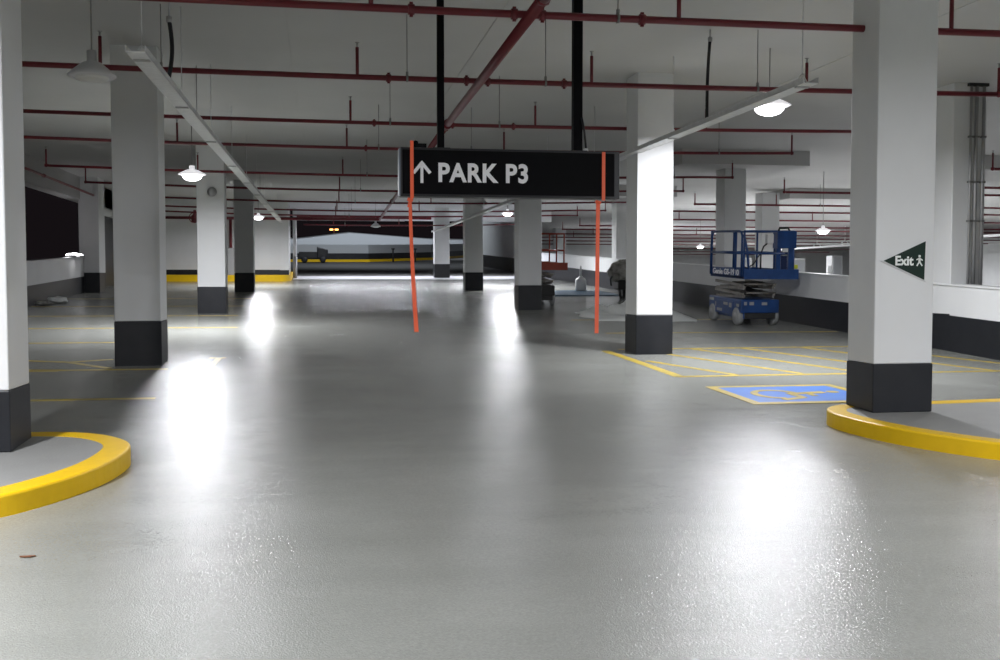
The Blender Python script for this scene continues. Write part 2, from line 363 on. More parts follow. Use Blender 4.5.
# ------------------------------------------------------------------ sprinkler pipes
PZ = 4.39
NTH = ['first', 'second', 'third', 'fourth', 'fifth', 'sixth', 'seventh', 'eighth', 'ninth', 'tenth', 'eleventh', 'twelfth']
def sprinkler_pipe(y, x0, x1, label, risers, couplings=(), hangers=(), r=0.03, ends=(False, False), group='red sprinkler pipes over the deck', z=PZ, sprig=0.36):
    t = thing('sprinkler_pipe', label, 'pipe', ((x0+x1)/2, y, z), 0, group); cx = (x0+x1)/2
    amp = min(0.12, 0.0042*y) if group.startswith('red') else 0.0
    sg_ = lambda x: -amp*max(0.0, 1-((x-1.8)/7.6)**2)          # the long runs sag a little over the lane
    N = 16 if amp else 1
    MB().path([(x0-cx+(x1-x0)*i/N, 0, sg_(x0+(x1-x0)*i/N)) for i in range(N+1)], r, 10).build('pipe_run', 'red', t)
    rs = list(risers)
    if ends[0]: rs.append(x0)
    if ends[1]: rs.append(x1)
    for x in rs:
        h = sg_(x); rr = MB().tube((x-cx, 0, h-r if x in (x0, x1) else h), (x-cx, 0, sprig+h), r*0.62, 8)
        if x in (x0, x1): rr.lathe([(0.0001, -r*1.3), (r*1.3, -r*0.8), (r*1.3, r*1.0), (0.001, r*1.3)], (x-cx, 0, h), 10)
        ro = rr.build('riser', 'red', t)
        MB().tube((x-cx, 0, sprig+h), (x-cx, 0, sprig+h+0.05), 0.012, 6).lathe([(0.001, 0), (0.03, 0.004), (0.03, 0.01), (0.001, 0.012)], (x-cx, 0, sprig+h+0.05), 8).build('sprinkler_head', 'galvdull', ro)
    for x in couplings:
        h = sg_(x); MB().tube((x-cx-0.03, 0, h), (x-cx+0.03, 0, h), r*1.4).box(x-cx-0.016, x-cx+0.016, -0.012, 0.012, h-r*1.9, h+r*1.9).build('coupling', 'red', t)
    for x in hangers:
        h = sg_(x); MB().tube((x-cx, 0, r+h), (x-cx, 0, SLAB-z+0.005), 0.006, 6).build('hanger_rod', 'rod', t)
        MB().tube((x-cx-0.012, 0, h), (x-cx+0.012, 0, h), r*1.25).box(x-cx-0.015, x-cx+0.015, -0.012, 0.012, r+h, r+h+0.05).build('hanger_ring', 'rod', t)
    return t
R3 = [-2.53, 0.48, 3.44, 6.35, 9.3]; CP = [0.85, 1.82, 2.09, 3.07]; HG = [-1.84, 1.08, 2.83, 5.67]
sprinkler_pipe(9.75, -0.9-6.4, 10.2, 'closest red sprinkler pipe crossing above the sign at the top of the picture', [-2.53, 0.48, 3.44, 6.33, 9.3], CP, [-1.84, 2.83, 8.3], r=0.036)
sprinkler_pipe(13.0, -7.3, 9.17, 'second red sprinkler pipe from the camera, bending up beyond the exit-sign column', [-2.53, 0.47, 3.43, 6.36], CP, HG, r=0.034, ends=(False, True))
sprinkler_pipe(16.62, -7.3, 9.25, 'third red sprinkler pipe, running behind the brightly lit column', [0.49, 3.45, 6.35], [0.86, 2.1, 3.09], [-1.84, 1.11, 2.86, 5.67], ends=(False, True), sprig=0.34)
sprinkler_pipe(19.7, -6.0, 9.34, 'fourth red sprinkler pipe, just above the top of the parking sign', [-2.53, 0.51, 3.48, 6.35], [0.86, 2.1], [1.1, 2.85, 7.8], ends=(True, True))
sprinkler_pipe(24.6, -5.97, 10.1, 'fifth red sprinkler pipe, passing over the first lit lamp on the left', [-2.72, 0.54, 3.48, 6.35], [], [-4.2, 1.1, 8.6], ends=(True, True))
sprinkler_pipe(28.6, -5.98, 10.26, 'sixth red sprinkler pipe from the camera, behind the column with the round plate', [0.54, 3.48, 6.35], [], [1.1, 8.2], ends=(True, True))
sprinkler_pipe(33.0, -5.9, 10.2, 'seventh red sprinkler pipe from the camera', [0.6, 3.48, 6.35], [], [-1.8, 1.1], ends=(True, True))
sprinkler_pipe(37.0, -5.8, 10.3, 'eighth red sprinkler pipe from the camera, ending behind the orange tape', [0.6, 3.48], [], [1.1], ends=(True, True))
sprinkler_pipe(40.0, -5.8, 10.0, 'ninth red sprinkler pipe from the camera', [0.6, 3.48, 7.9], [], [1.1, 7.2], ends=(False, True))
sprinkler_pipe(46.6, -0.7, 8.8, 'farthest red sprinkler pipe over the lane, below the slab edge', [0.6, 3.48, 6.3], [], [1.1], ends=(False, True))
# neighbouring deck
GN = 'sprinkler pipes over the neighbouring deck'
ny = [21.7, 26.1, 28.4, 33.4, 36.9, 42.0, 47.5, 51.0, 56.0, 60.5, 66.0, 72.0, 80.0, 89.0, 99.0]
nl = ['the first beyond the vertical conduits', 'the second beyond the vertical conduits', 'turned up at its end above the blue lift', 'with a drop leg between it and the next', 'the fifth back', 'just above the pendant lamp', 'level with the pendant lamp',
      'the eighth back', 'the ninth back', 'the tenth back', 'the eleventh back', 'the twelfth back', 'the thirteenth back', 'the last but one at the far end', 'the last one at the far end']
for i, y in enumerate(ny):
    x0 = {0: 15.2, 1: 16.4, 2: 13.25, 3: 12.4, 4: 12.2}.get(i, 12.0 if y < 75 else 22.6)
    sprinkler_pipe(y, x0, 46, 'red sprinkler pipe over the neighbouring deck, '+nl[i], [x0+2.9, x0+8.9], [], [x0+4.5] if i < 6 else [], ends=(True, False), group=GN, r=0.034)
# mains
def bare_pipe(pts, r, label, name='main_pipe', m='red', couplings=(), group='thick red main pipes'):
    c = Vector(pts[0]); t = thing(name, label, 'pipe', c, 0, group)
    for i in range(len(pts)-1):
        MB().tube(Vector(pts[i])-c, Vector(pts[i+1])-c, r, 14).build('pipe_run', m, t)
        if i: MB().lathe([(0.001, -r*1.2), (r*0.9, -r*0.9), (r*1.25, 0), (r*0.9, r*0.9), (0.001, r*1.2)], Vector(pts[i])-c, 12).build('elbow', m, t)
    for (i, f) in couplings:
        p = Vector(pts[i]); q = Vector(pts[i+1]); a = p.lerp(q, f); d = (q-p).normalized()
        MB().tube(a-d*0.06-c, a+d*0.06-c, r*1.4, 14).build('coupling', m, t)
    return t
bare_pipe([(1.86, -8.8, 4.3), (1.94, 9.0, 4.3), (2.0, 16.8, 4.3), (2.38, 42.4, 4.3), (-7.0, 42.5, 4.3)], 0.055, 'thick red main pipe running away from the camera diagonally over the sign', couplings=[(0, 0.97), (1, 0.95), (2, 0.3), (2, 0.62), (3, 0.3), (3, 0.75)])
bare_pipe([(-7.0, 41.3, 4.22), (2.3, 41.3, 4.22)], 0.05, 'dark red main pipe crossing low over the far end, by the red valve', couplings=[(0, 0.45)])
bare_pipe([(-1.1, 48.3, 4.75), (5.1, 48.3, 4.7)], 0.06, 'dark red pipe fixed along the far slab edge')
bare_pipe([(-7.1, 20, 4.62), (-7.1, 35.0, 4.55)], 0.035, 'thin dark pipe running along the top of the left opening', m='dred', couplings=[(0, 0.6)])
pl = tag(MB().box(-0.3, 0.3, -0.15, 0.15, -0.02, 0.002).build('ceiling_plate', 'galvdull'), 'small grey plate under the slab to the right of the exit-sign column', 'plate'); pl.location = (11.0, 17.2, SLAB); pl.rotation_euler.z = 0.5
# red valve
t = thing('pipe_valve', 'red wheel valve on the crossing main pipe, between the two left columns', 'valve', (-4.7, 41.3, 4.22))
MB().lathe([(0.001, -0.17), (0.13, -0.17), (0.13, -0.08), (0.17, 0), (0.13, 0.08), (0.07, 0.14), (0.05, 0.3), (0.001, 0.3)], (0, 0, 0), 16).build('valve_body', 'red', t)
wv = MB()
for i in range(16):
    a, b_ = 2*PI*i/16, 2*PI*(i+1)/16
    wv.tube((0.19*math.cos(a), -0.17, 0.19*math.sin(a)), (0.19*math.cos(b_), -0.17, 0.19*math.sin(b_)), 0.018, 6)
for i in range(4): wv.tube((0, -0.17, 0), (0.19*math.cos(PI/2*i), -0.17, 0.19*math.sin(PI/2*i)), 0.012, 6)
wv.build('hand_wheel', 'dred', t)

# ------------------------------------------------------------------ light rails
def rail(pts, label, brackets, hook=()):
    c = Vector(pts[0]); t = thing('cable_rail', label, 'cable rail', c, 0, 'long metal cable rails under the ceiling')
    m = MB()
    for i in range(len(pts)-1):
        a, b_ = Vector(pts[i])-c, Vector(pts[i+1])-c; d = (b_-a).normalized(); n = Vector((d.y, -d.x, 0)).normalized(); u = Vector((0, 0, 1))
        w, h, th = 0.085, 0.06, 0.006
        for (s0, s1, z0, z1) in ((-w, w, 0, th), (-w, -w+th, 0, h), (w-th, w, 0, h)):
            vs = [p+n*sx+u*sz for p in (a, b_) for sx, sz in ((s0, z0), (s1, z0), (s1, z1), (s0, z1))]
            m.add(vs, [(0, 1, 2, 3), (7, 6, 5, 4), (0, 4, 5, 1), (1, 5, 6, 2), (2, 6, 7, 3), (3, 7, 4, 0)])
    m.build('channel', 'galv', t)
    def at(y):
        for i in range(len(pts)-1):
            a, b_ = Vector(pts[i]), Vector(pts[i+1])
            if a.y <= y <= b_.y: return a.lerp(b_, (y-a.y)/(b_.y-a.y))-c
    for y in brackets:
        p = at(y)
        MB().tube(p+Vector((-0.065, 0, 0.03)), p+Vector((0, 0, 0.13)), 0.008, 6).tube(p+Vector((0.065, 0, 0.03)), p+Vector((0, 0, 0.13)), 0.008, 6).tube(p+Vector((0, 0, 0.12)), (p.x, p.y, SLAB-c.z if False else 4.76-c.z+0.24), 0.005, 6).build('hanger', 'galv', t)
        MB().box(p.x-0.07, p.x+0.07, p.y-0.03, p.y+0.03, -0.012+p.z, 0.0+p.z).build('splice_plate', 'galvdull', t)
    return t
rail([(-1.56, 9.5, 3.82), (-1.56, 15.9, 3.88), (-1.56, 43.6, 4.2)], 'long pale metal cable rail slanting over the left row of columns', [9.85, 12.6, 15.9, 19.6, 23.4, 27.2, 31, 35, 39, 42.5])
rail([(4.94, 10.0, 3.85), (4.94, 26.4, 3.87), (4.95, 46.0, 3.96)], 'pale metal cable rail behind the big lit lamp, passing behind the parking sign', [10.2, 14.2, 18.5, 22.5, 27, 31.5, 36, 41])

# ------------------------------------------------------------------ cable whips
def curve(p, q, bend, n=10):
    P, Q, B = Vector(p), Vector(q), Vector(bend)
    return [tuple(P.lerp(Q, i/n)+B*math.sin(PI*i/n)) for i in range(n+1)]
def cable_drop(x, y, ztop, zbot, bend, label):
    t = thing('cable_drop', label, 'conduit', (x, y, zbot), 0, 'black flexible cable drops')
    MB().path(curve((0.03, 0, ztop-zbot), (0, 0, 0), (bend, 0, 0)), 0.022, 8).build('flexible_conduit', 'rubber', t)
    MB().tube((0.03, 0, ztop-zbot-0.02), (0.03, 0, SLAB-zbot+0.003), 0.009, 8).build('thin_conduit', 'galvdull', t)
    MB().tube((0.03, 0, ztop-zbot-0.03), (0.03, 0, ztop-zbot+0.03), 0.03, 10).build('connector', 'galvdull', t)
cable_drop(5.02, 13.1, 4.99, 3.90, -0.015, 'black flexible cable dropping to the cable rail near the lit lamp')
cable_drop(-1.565, 11.45, 4.57, 3.89, 0.04, 'black flexible cable dropping to the cable rail over the left columns')

# ------------------------------------------------------------------ lamps
def lamp(x, y, z, label, power, on=True, top=SLAB, s=0.8, group='round pendant lamps'):
    t = thing('pendant_lamp', label, 'lamp', (x, y, z), 0, group)
    q = s if on else s*1.7
    MB().lathe([(0.235*s, 0.0), (0.27*s, 0.0), (0.30*s, 0.015*q), (0.25*s, 0.045*q), (0.12*s, 0.11*q), (0.06*s, 0.125*q), (0.06*s, 0.20*q), (0.001, 0.21*q)], (0, 0, 0), 32).build('lamp_shade', 'shadelit' if on else 'shade', t)
    k = 0.72 if on else 0.3
    MB().lathe([(0.001, -0.17*s*k), (0.08*s, -0.165*s*k), (0.15*s, -0.13*s*k), (0.195*s, -0.07*s*k), (0.21*s, 0.0), (0.21*s, 0.008*s), (0.001, 0.009*s)], (0, 0, 0), 32).build('lens', 'lens' if on else 'lensoff', t)
    MB().tube((0, 0, 0.2*q), (0, 0, top-z+0.003), 0.008, 6).build('suspension_rod', 'rod', t)
    if on:
        L = bpy.data.lights.new('lamp_light', 'AREA'); L.shape = 'DISK'; L.size = 0.36*s; L.energy = power; L.color = (0.94, 0.95, 1.0)
        o = bpy.data.objects.new('lamp_light', L); COL.objects.link(o); o.parent = t; o.location = (0, 0, -0.18*s)
    return t
LP = 340
lamp(6.29, 14.0, 4.30, 'brightly lit round pendant lamp in front of the right cable rail', LP, s=1.0)
lamp(-2.43, 21.0, 3.88, 'lit round pendant lamp before the column with the round plate', LP*1.1, s=0.9)
lamp(-2.23, 39.5, 4.16, 'lit round pendant lamp between the dark grey column and the far wall', LP*0.7)
lamp(-2.12, 10.5, 3.77, 'unlit round pendant lamp high at the left before the dim column', 0, on=False, s=0.74)
lamp(6.85, 38.0, 4.3, 'small lit pendant lamp just under the parking sign', LP*1.0)
lamp(-3.6, 4.8, 4.25, 'lit pendant lamp above the lane behind the camera, left row', LP*1.5)
lamp(7.0, 2.4, 4.2, 'lit pendant lamp above the lane behind the camera, right row', LP*2.1)
lamp(2.28, 43.4, 4.05, 'small unlit pendant lamp above the end of the lane, before the night sky', 0, on=False, s=0.7)
lamp(5.3, 34.0, 4.32, 'small unlit pendant lamp under the letters of the parking sign', 0, on=False, s=0.7)
GL = 'pendant lamps of the neighbouring deck'
lamp(15.0, 29.44, 3.33, 'lit conical pendant lamp beyond the right parapet, near the exit-sign column', LP*1.5, group=GL)
lamp(20.0, 53.0, 3.62, 'lit pendant lamp beyond the parapet, seen left of the blue lift', LP, group=GL)
lamp(16.0, 20.0, 4.3, 'lit pendant lamp beyond the right parapet outside the picture', LP, group=GL)
lamp(32.0, 40.0, 3.7, 'lit pendant lamp beyond the parapet, far to the right', LP, group=GL)
for x, y, nm in ((18.3, 44.0, 'hidden by the column behind the blue lift'), (22.4, 38.8, 'hidden behind the exit-sign column'), (30.0, 50.0, 'farther back behind the exit-sign column'), (28.0, 67.0, 'in line with the blue lift'), (38.0, 91.0, 'at the far end'), (50.0, 84.0, 'in the far corner'), (20.0, 61.0, 'behind the brightly lit column')):
    lamp(x, y, 4.45, 'added unseen pendant lamp brightening the neighbouring deck, '+nm, LP*4.5, group=GL)  # lamps added out of sight to brighten the neighbouring deck

# ------------------------------------------------------------------ hanging sign
sg = thing('parking_sign', 'black hanging sign reading PARK P3 with an upward arrow', 'sign', (1.96, 10.75, 2.70))
X0, X1 = -1.15, 1.15
MB().box(X0, X1, -0.13, 0.07, 0.0, 0.495).build('sign_box', 'signframe', sg, bevel=0.008)
MB().box(X0+0.02, X1-0.06, -0.142, -0.128, 0.025, 0.47).build('face_panel', 'signblack', sg)
MB().box(X0-0.012, X0+0.004, -0.125, 0.065, 0.01, 0.485).build('end_cap', 'endcap', sg)
for x, r in ((1.235-1.96, 0.035), (2.68-1.96, 0.048)):
    MB().box(x-r, x+r, -0.0-r, 0.0+r, 0.49, SLAB-2.70+0.004).build('hanging_post', 'signblack', sg)
    MB().box(x-0.09, x+0.09, -0.09, 0.09, 0.49, 0.505).build('post_plate', 'signframe', sg)
MB().path([(2.68-1.96+0.03, -0.08, 0.85), (2.68-1.96+0.06, -0.08, 0.7), (2.68-1.96+0.085, -0.06, 0.5)], 0.012, 6).build('feed_cable', 'rubber', sg)
MB().lathe([(0.001, 0), (0.03, 0), (0.028, 0.03), (0.001, 0.04)], (0.80, -0.06, 0.495), 10).build('cable_gland', 'galv', sg)
MB().lathe([(0.001, 0), (0.03, 0), (0.028, 0.03), (0.001, 0.04)], (-0.99, -0.06, 0.535), 10).box(-1.03, -0.88, -0.1, 0.0, 0.49, 0.54).build('lifting_lug', 'signblack', sg)
def text_mesh(txt, size, m, parent, loc, name='lettering', off=0.0, sx=1.0, rot=(PI/2, 0, 0), ext=0.003, spacing=1.0):
    c = bpy.data.curves.new(name, 'FONT'); c.body = txt; c.size = size; c.offset = off; c.extrude = ext; c.resolution_u = 6; c.space_character = spacing
    o = bpy.data.objects.new(name+'_tmp', c); COL.objects.link(o)
    dg = bpy.context.evaluated_depsgraph_get(); me = bpy.data.meshes.new_from_object(o.evaluated_get(dg))
    bpy.data.objects.remove(o); bpy.data.curves.remove(c)
    me.materials.clear(); me.materials.append(M[m])
    xs = [v.co.x for v in me.vertices]; ys = [v.co.y for v in me.vertices]
    r = bpy.data.objects.new(name, me); COL.objects.link(r); r.parent = parent; r.location = loc; r.rotation_euler = rot; r.scale = (sx, 1, 1)
    return r, (min(xs), max(xs), min(ys), max(ys))
def fit_text(txt, x0, x1, z0, z1, y, m, parent, off, name='lettering', spacing=1.0):
    o, (a, b_, c, d) = text_mesh(txt, 1.0, m, parent, (0, 0, 0), name, off=off, ext=0.004, spacing=spacing)
    sx = (x1-x0)/(b_-a); sz = (z1-z0)/(d-c)
    o.scale = (sx, sz, 1.0); o.location = (x0-a*sx, y, z0-c*sz); return o
fit_text('PARK P3', 1.195-1.96, 2.125-1.96, 0.145, 0.345, -0.143, 'letter', sg, 0.032, spacing=1.09)
ar = MB()
def flatseg(mb, a, b_, w, y0, y1):
    A, B = Vector(a), Vector(b_); d = (B-A).normalized(); n = Vector((-d.y, d.x))*w/2; q = [A-n, B-n, B+n, A+n]
    vs = [(v.x, y, v.y) for y in (y0, y1) for v in q]
    mb.add(vs, [(0, 1, 2, 3), (7, 6, 5, 4), (0, 4, 5, 1), (1, 5, 6, 2), (2, 6, 7, 3), (3, 7, 4, 0)])
ax, az = 1.027-1.96, 0.355
flatseg(ar, (ax, 0.135), (ax, az-0.01), 0.03, -0.147, -0.141)
flatseg(ar, (ax-0.085, az-0.12), (ax+0.01, az-0.005), 0.033, -0.147, -0.141); flatseg(ar, (ax+0.085, az-0.12), (ax-0.01, az-0.005), 0.033, -0.1475, -0.1415)
ar.build('arrow', 'letter', sg)

# orange tapes: over the sign face, then hanging free
def tape(x, ztop, pts, label):
    yf = 10.585
    t = thing('marking_tape', label, 'tape', (x, yf, 2.7), 0, 'orange marking tapes hung from the sign')
    w = 0.018
    def ribbon(P):
        m = MB(); vs = []
        for (px, py, pz, ww) in P:
            vs += [(px-ww-x, py-yf, pz-2.7), (px+ww-x, py-yf, pz-2.7), (px+ww-x, py+0.004-yf, pz-2.7), (px-ww-x, py+0.004-yf, pz-2.7)]
        fs = []
        for i in range(len(P)-1):
            o = 4*i
            for k in range(4): fs.append((o+k, o+(k+1) % 4, o+4+(k+1) % 4, o+4+k))
        fs += [(3, 2, 1, 0), tuple(4*(len(P)-1)+k for k in range(4))]
        return m.add(vs, fs)
    ribbon([(x, 10.595, ztop, w), (x, 10.595, 2.68, w)]).build('wrapped_length', 'tape', t)
    ribbon(pts).build('hanging_length', 'tape', t)
    MB().tube((pts[0][0]-x-0.028, 0.005, -0.03), (pts[0][0]-x+0.028, 0.005, -0.045), 0.018, 8).build('knot', 'tape', t)
    return t
t1 = tape(0.925, 3.26, [(0.905+0.06*(i/12)**1.5, 10.59, 2.68-1.36*i/12, 0.016+0.006*(i/12)) for i in range(13)], 'orange tape tied beside the arrow, longer and curved at its lower end')
MB().add([(-0.03, 0, -0.02), (0.01, 0, -0.02), (-0.02, 0, -0.12), (-0.05, 0, -0.11), (-0.03, 0.004, -0.02), (0.01, 0.004, -0.02), (-0.02, 0.004, -0.12), (-0.05, 0.004, -0.11)], [(0, 1, 2, 3), (7, 6, 5, 4), (0, 4, 5, 1), (1, 5, 6, 2), (2, 6, 7, 3), (3, 7, 4, 0)]).build('loose_end', 'tape', t1)
t2 = tape(2.93, 3.185, [(2.87-0.01*(i/10), 10.59, 2.66-1.37*i/10, 0.021) for i in range(11)], 'orange tape hanging straight from the sign end without lettering')

# ------------------------------------------------------------------ exit sign on the column
ex = thing('exit_sign', 'dark green triangular Exit sign with a running figure on the white column', 'sign', (5.67, 9.440, 2.04))
def tri(mb, pts, y0, y1):
    n = len(pts); vs = [(x-5.73+0.0, y, z-2.04) for y in (y0, y1) for x, z in pts]
    mb.add(vs, [list(range(n)), [i+n for i in range(n)][::-1]]+[(i, i+n, (i+1) % n+n, (i+1) % n) for i in range(n)])
m_ = MB(); tri(m_, [(5.485, 2.038), (5.968, 1.832), (5.97, 2.252)], -0.004, 0.004); m_.build('border', 'column', ex)
m_ = MB(); tri(m_, [(5.509, 2.038), (5.947, 1.85), (5.955, 2.232)], -0.008, -0.003); m_.build('plate', 'green', ex)
fit_text('Exit', 5.632-5.73, 5.826-5.73, 1.992-2.04, 2.088-2.04, -0.0085, 'exitwhite', ex, 0.03)
rm = MB(); fx, fz = 5.89-5.73, 2.04-2.04
for a, b_, w in (((fx, fz+0.03), (fx+0.0, fz-0.012), 0.022), ((fx, fz-0.008), (fx-0.028, fz-0.052), 0.013), ((fx, fz-0.008), (fx+0.03, fz-0.05), 0.013),
                 ((fx, fz+0.026), (fx-0.032, fz+0.008), 0.011), ((fx, fz+0.026), (fx+0.034, fz+0.004), 0.011)): flatseg(rm, a, b_, w, -0.012, -0.008)
rm.add([(fx+0.013*math.cos(a), y, fz+0.045+0.013*math.sin(a)) for y in (-0.012, -0.008) for a in [2*PI*i/10 for i in range(10)]], [list(range(10)), [i+10 for i in range(10)][::-1]]+[(i, i+10, (i+1) % 10+10, (i+1) % 10) for i in range(10)])
rm.build('running_figure', 'exitwhite', ex)

# ------------------------------------------------------------------ conduits, plate, hose station
for i, (x, w) in enumerate(((10.70, 0.022), (10.80, 0.03), (10.93, 0.026))):
    t = thing('vertical_conduit', ['thin vertical conduit nearest the exit-sign column on the parapet column', 'middle one of three vertical conduits on the parapet column', 'outer vertical conduit next to the opening on the parapet column'][i], 'conduit', (x, 15.87, 1.72), 0, 'vertical conduits')
    MB().tube((0, 0, 0), (0, 0, SLAB-1.72+0.004), w, 10).build('tube', 'galvdull', t)
    for z in (1.1, 1.75, 2.5): MB().box(-w-0.015, w+0.015, -0.03, 0.03, z, z+0.03).build('strap', 'rod', t)
t = tag(MB().box(10.64, 11.0, 15.84, 15.9, 5.07, 5.121).build('conduit_bracket', 'dark'), 'dark bracket over the three vertical conduits', 'bracket')
t = tag(MB().lathe([(0.001, 0), (0.11, 0), (0.11, 0.03), (0.001, 0.035)], (0, 0, 0), 24).build('round_plate', 'galvdull'), 'small round grey plate high on the column behind the lit lamp', 'plate')
t.location = (-2.50, 25.5, 3.93); t.rotation_euler.x = PI/2
hs = thing('hose_station', 'red standpipe with a grey hose case on the far wall, between two left columns', 'fire hose', (-3.56, 43.55, 2.2))
MB().tube((0, 0, 0.5), (0, 0, 2.1), 0.06, 12).build('standpipe', 'red', hs)
MB().box(-0.13, 0.13, -0.1, 0.1, -0.75, 0.95).build('hose_case', 'galvdull', hs, bevel=0.02)
MB().tube((0, 0, -1.0), (0, 0, -0.74), 0.04, 8).build('drain_stub', 'dark', hs)
t = thing('guard_pipe', 'white vertical pipe at the far end of the yellow-kerbed wall', 'pipe', (-1.08, 46.6, gz(46.6)+0.2))
MB().tube((0, 0, 0), (0, 0, 4.99-gz(46.6)-0.2), 0.085, 14).build('pipe_shaft', 'white', t)
MB().tube((0, 0, -0.2), (0, 0, 0.75), 0.095, 14).build('pipe_sleeve', 'galvdull', t)

# ------------------------------------------------------------------ scissor lifts
def scissor_lift(loc, rz, col, label, brand=None, box=True):
    t = thing('scissor_lift', label, 'scissor lift', loc, rz, 'scissor lifts')
    hx, hy = 0.46, 0.93                     # local x: width, y: length
    # chassis
    MB().box(-0.46, 0.28, -hy+0.02, hy-0.02, 0.14, 0.34).box(-0.53, 0.34, -hy, hy, 0.27, 0.56).build('chassis', col if box else 'dark', t, bevel=0.02)
    MB().box(-0.542, -0.50, -0.52, 0.52, 0.20, 0.50).build('tray_door', col if box else 'dark', t, bevel=0.015)
    dp = MB()
    for (y0, y1, z0, z1) in ((-0.44, -0.30, 0.36, 0.46), (-0.22, 0.02, 0.40, 0.46), (0.10, 0.40, 0.25, 0.31), (0.46, 0.50, 0.34, 0.44), (-0.82, -0.70, 0.40, 0.46), (0.62, 0.86, 0.46, 0.52)): dp.box(-0.546, -0.530, y0, y1, z0, z1)
    if box: dp.build('data_plates', 'galvdull', t)
    dp = MB().box(-0.46, -0.40, -hy-0.008, -hy+0.01, 0.44, 0.51).box(-0.34, -0.24, -hy-0.008, -hy+0.01, 0.44, 0.51).box(-0.06, 0.06, -hy-0.008, -hy+0.01, 0.44, 0.50)
    if box: dp.build('end_labels', 'galvdull', t)
    MB().box(-0.44, 0.26, -hy+0.0, -hy+0.05, 0.15, 0.27).build('underside_guard', 'dark', t)
    for sx in (-1, 1):
        for sy_ in (-1, 1):
            cx, cy = -0.095+sx*0.40, sy_*(hy-0.24)
            w = MB().lathe([(0.06, -0.065), (0.165, -0.065), (0.19, -0.045), (0.19, 0.045), (0.165, 0.065), (0.06, 0.065)], (0, 0, 0), 22)
            w.xf(Matrix.Translation((cx, cy, 0.19)) @ Matrix.Rotation(PI/2, 4, 'Y')); wo = w.build('wheel', 'tyre', t)
            h = MB().lathe([(0.001, -0.07), (0.085, -0.07), (0.095, -0.05), (0.095, 0.05), (0.085, 0.07), (0.001, 0.07)], (0, 0, 0), 16)
            h.xf(Matrix.Translation((cx, cy, 0.19)) @ Matrix.Rotation(PI/2, 4, 'Y')); h.build('hub', 'galvdull', wo)
    # folded scissor stack
    for k in range(4):
        z0 = 0.57+k*0.095
        for sx in (-1, 1):
            x = -0.07+sx*(0.33+0.03*(k % 2))
            m = MB(); A = Vector((x, -0.78, z0 if k % 2 else z0+0.05)); B = Vector((x, 0.78, z0+0.05 if k % 2 else z0))
            n = Vector((0, 0, 0.03)); q = Vector((0.02, 0, 0))
            vs = [P+a*q+b2*n for P in (A, B) for a, b2 in ((-1, -1), (1, -1), (1, 1), (-1, 1))]
            m.add(vs, [(0, 1, 2, 3), (7, 6, 5, 4), (0, 4, 5, 1), (1, 5, 6, 2), (2, 6, 7, 3), (3, 7, 4, 0)])
            m.build('scissor_arm', 'steel', t)
        MB().tube((-0.34, -0.74 if k % 2 else 0.74, z0+0.025), (0.34, -0.74 if k % 2 else 0.74, z0+0.025), 0.025, 8).build('cross_pin', 'steel', t)
        MB().tube((-0.36, 0, z0+0.03), (0.36, 0, z0+0.03), 0.03, 8).build('cross_pin', 'steel', t)
    MB().tube((0, -0.5, 0.68), (0, 0.45, 0.82), 0.05, 12).build('lift_ram', 'dark', t)
    # platform
    px0, px1, py0, py1 = -0.50, 0.62, -0.95, 0.95
    MB().box(px0, px1, py0, py1, 1.0, 1.05).build('platform_deck', col, t)
    tb = MB().box(px0, px0+0.02, py0, py1, 1.02, 1.22).box(px1-0.02, px1, py0, py1, 1.02, 1.20).box(px0, px1, py1-0.02, py1, 1.02, 1.20)
    tb.build('toe_board', col, t)
    # deeper end board on the side facing down the deck
    MB().prism([(px0, py0-0.03), (px1+0.12, py0-0.03), (px1+0.12, py0), (px0, py0)], lambda x, y: 1.0, lambda x, y: 1.21).build('end_board', col, t)
    r = 0.021
    def railing(name, segs, rr=0.026):
        m = MB()
        for s in segs: m.path(s, rr, 8)
        m.build(name, col, t)
    zt, zm = 2.02, 1.55
    railing('side_rail', [[(px0, py0+0.12, 1.05), (px0, py0+0.12, zt-0.1), (px0, py0+0.18, zt-0.02), (px0, py0+0.28, zt), (px0, py1-0.22, zt), (px0, py1-0.12, zt-0.02), (px0, py1-0.04, zt-0.1), (px0, py1-0.04, 1.05)],
                          [(px0, py0+0.12, zm), (px0, py1-0.04, zm)], [(px0, py0+0.45, 1.05), (px0, py0+0.45, zt)]])
    railing('side_rail', [[(px1, py0, 1.05), (px1, py0, zt), (px1, py1, zt), (px1, py1, 1.05)], [(px1, py0, zm), (px1, py1, zm)], [(px1, 0, 1.05), (px1, 0, zt)]])
    railing('end_rail', [[(px0, py0, 1.05), (px0, py0, zt), (px1, py0, zt)], [(px0, py0, zm), (px1-0.2, py0, zm)], [(px0+0.12, py0, 1.05), (px0+0.08, py0+0.02, 1.6), (px0+0.0, py0+0.03, 1.95)]])
    railing('end_rail', [[(px0, py1, 1.05), (px0, py1, zt), (px1, py1, zt), (px1, py1, 1.05)], [(px0, py1, zm), (px1, py1, zm)], [(0.05, py1, 1.05), (0.05, py1, zt)]])
    if box:
        MB().box(px1-0.40, px1+0.04, py0-0.06, py0+0.18, 1.66, 2.03).build('control_cabinet', col, t, bevel=0.012)
        MB().box(px1-0.40, px1-0.30, py0-0.02, py0+0.04, 1.2, 1.68).box(px1-0.12, px1-0.02, py0-0.02, py0+0.04, 1.2, 1.68).build('cabinet_post', col, t)
        MB().box(px1-0.28, px1-0.14, py0-0.0, py0+0.02, 1.2, 1.50).build('inner_panel', 'liftdark', t)
        MB().box(px1-0.26, px1-0.14, py0-0.03, py0-0.0, 1.58, 1.67).build('notice_plate', 'wplastic', t)
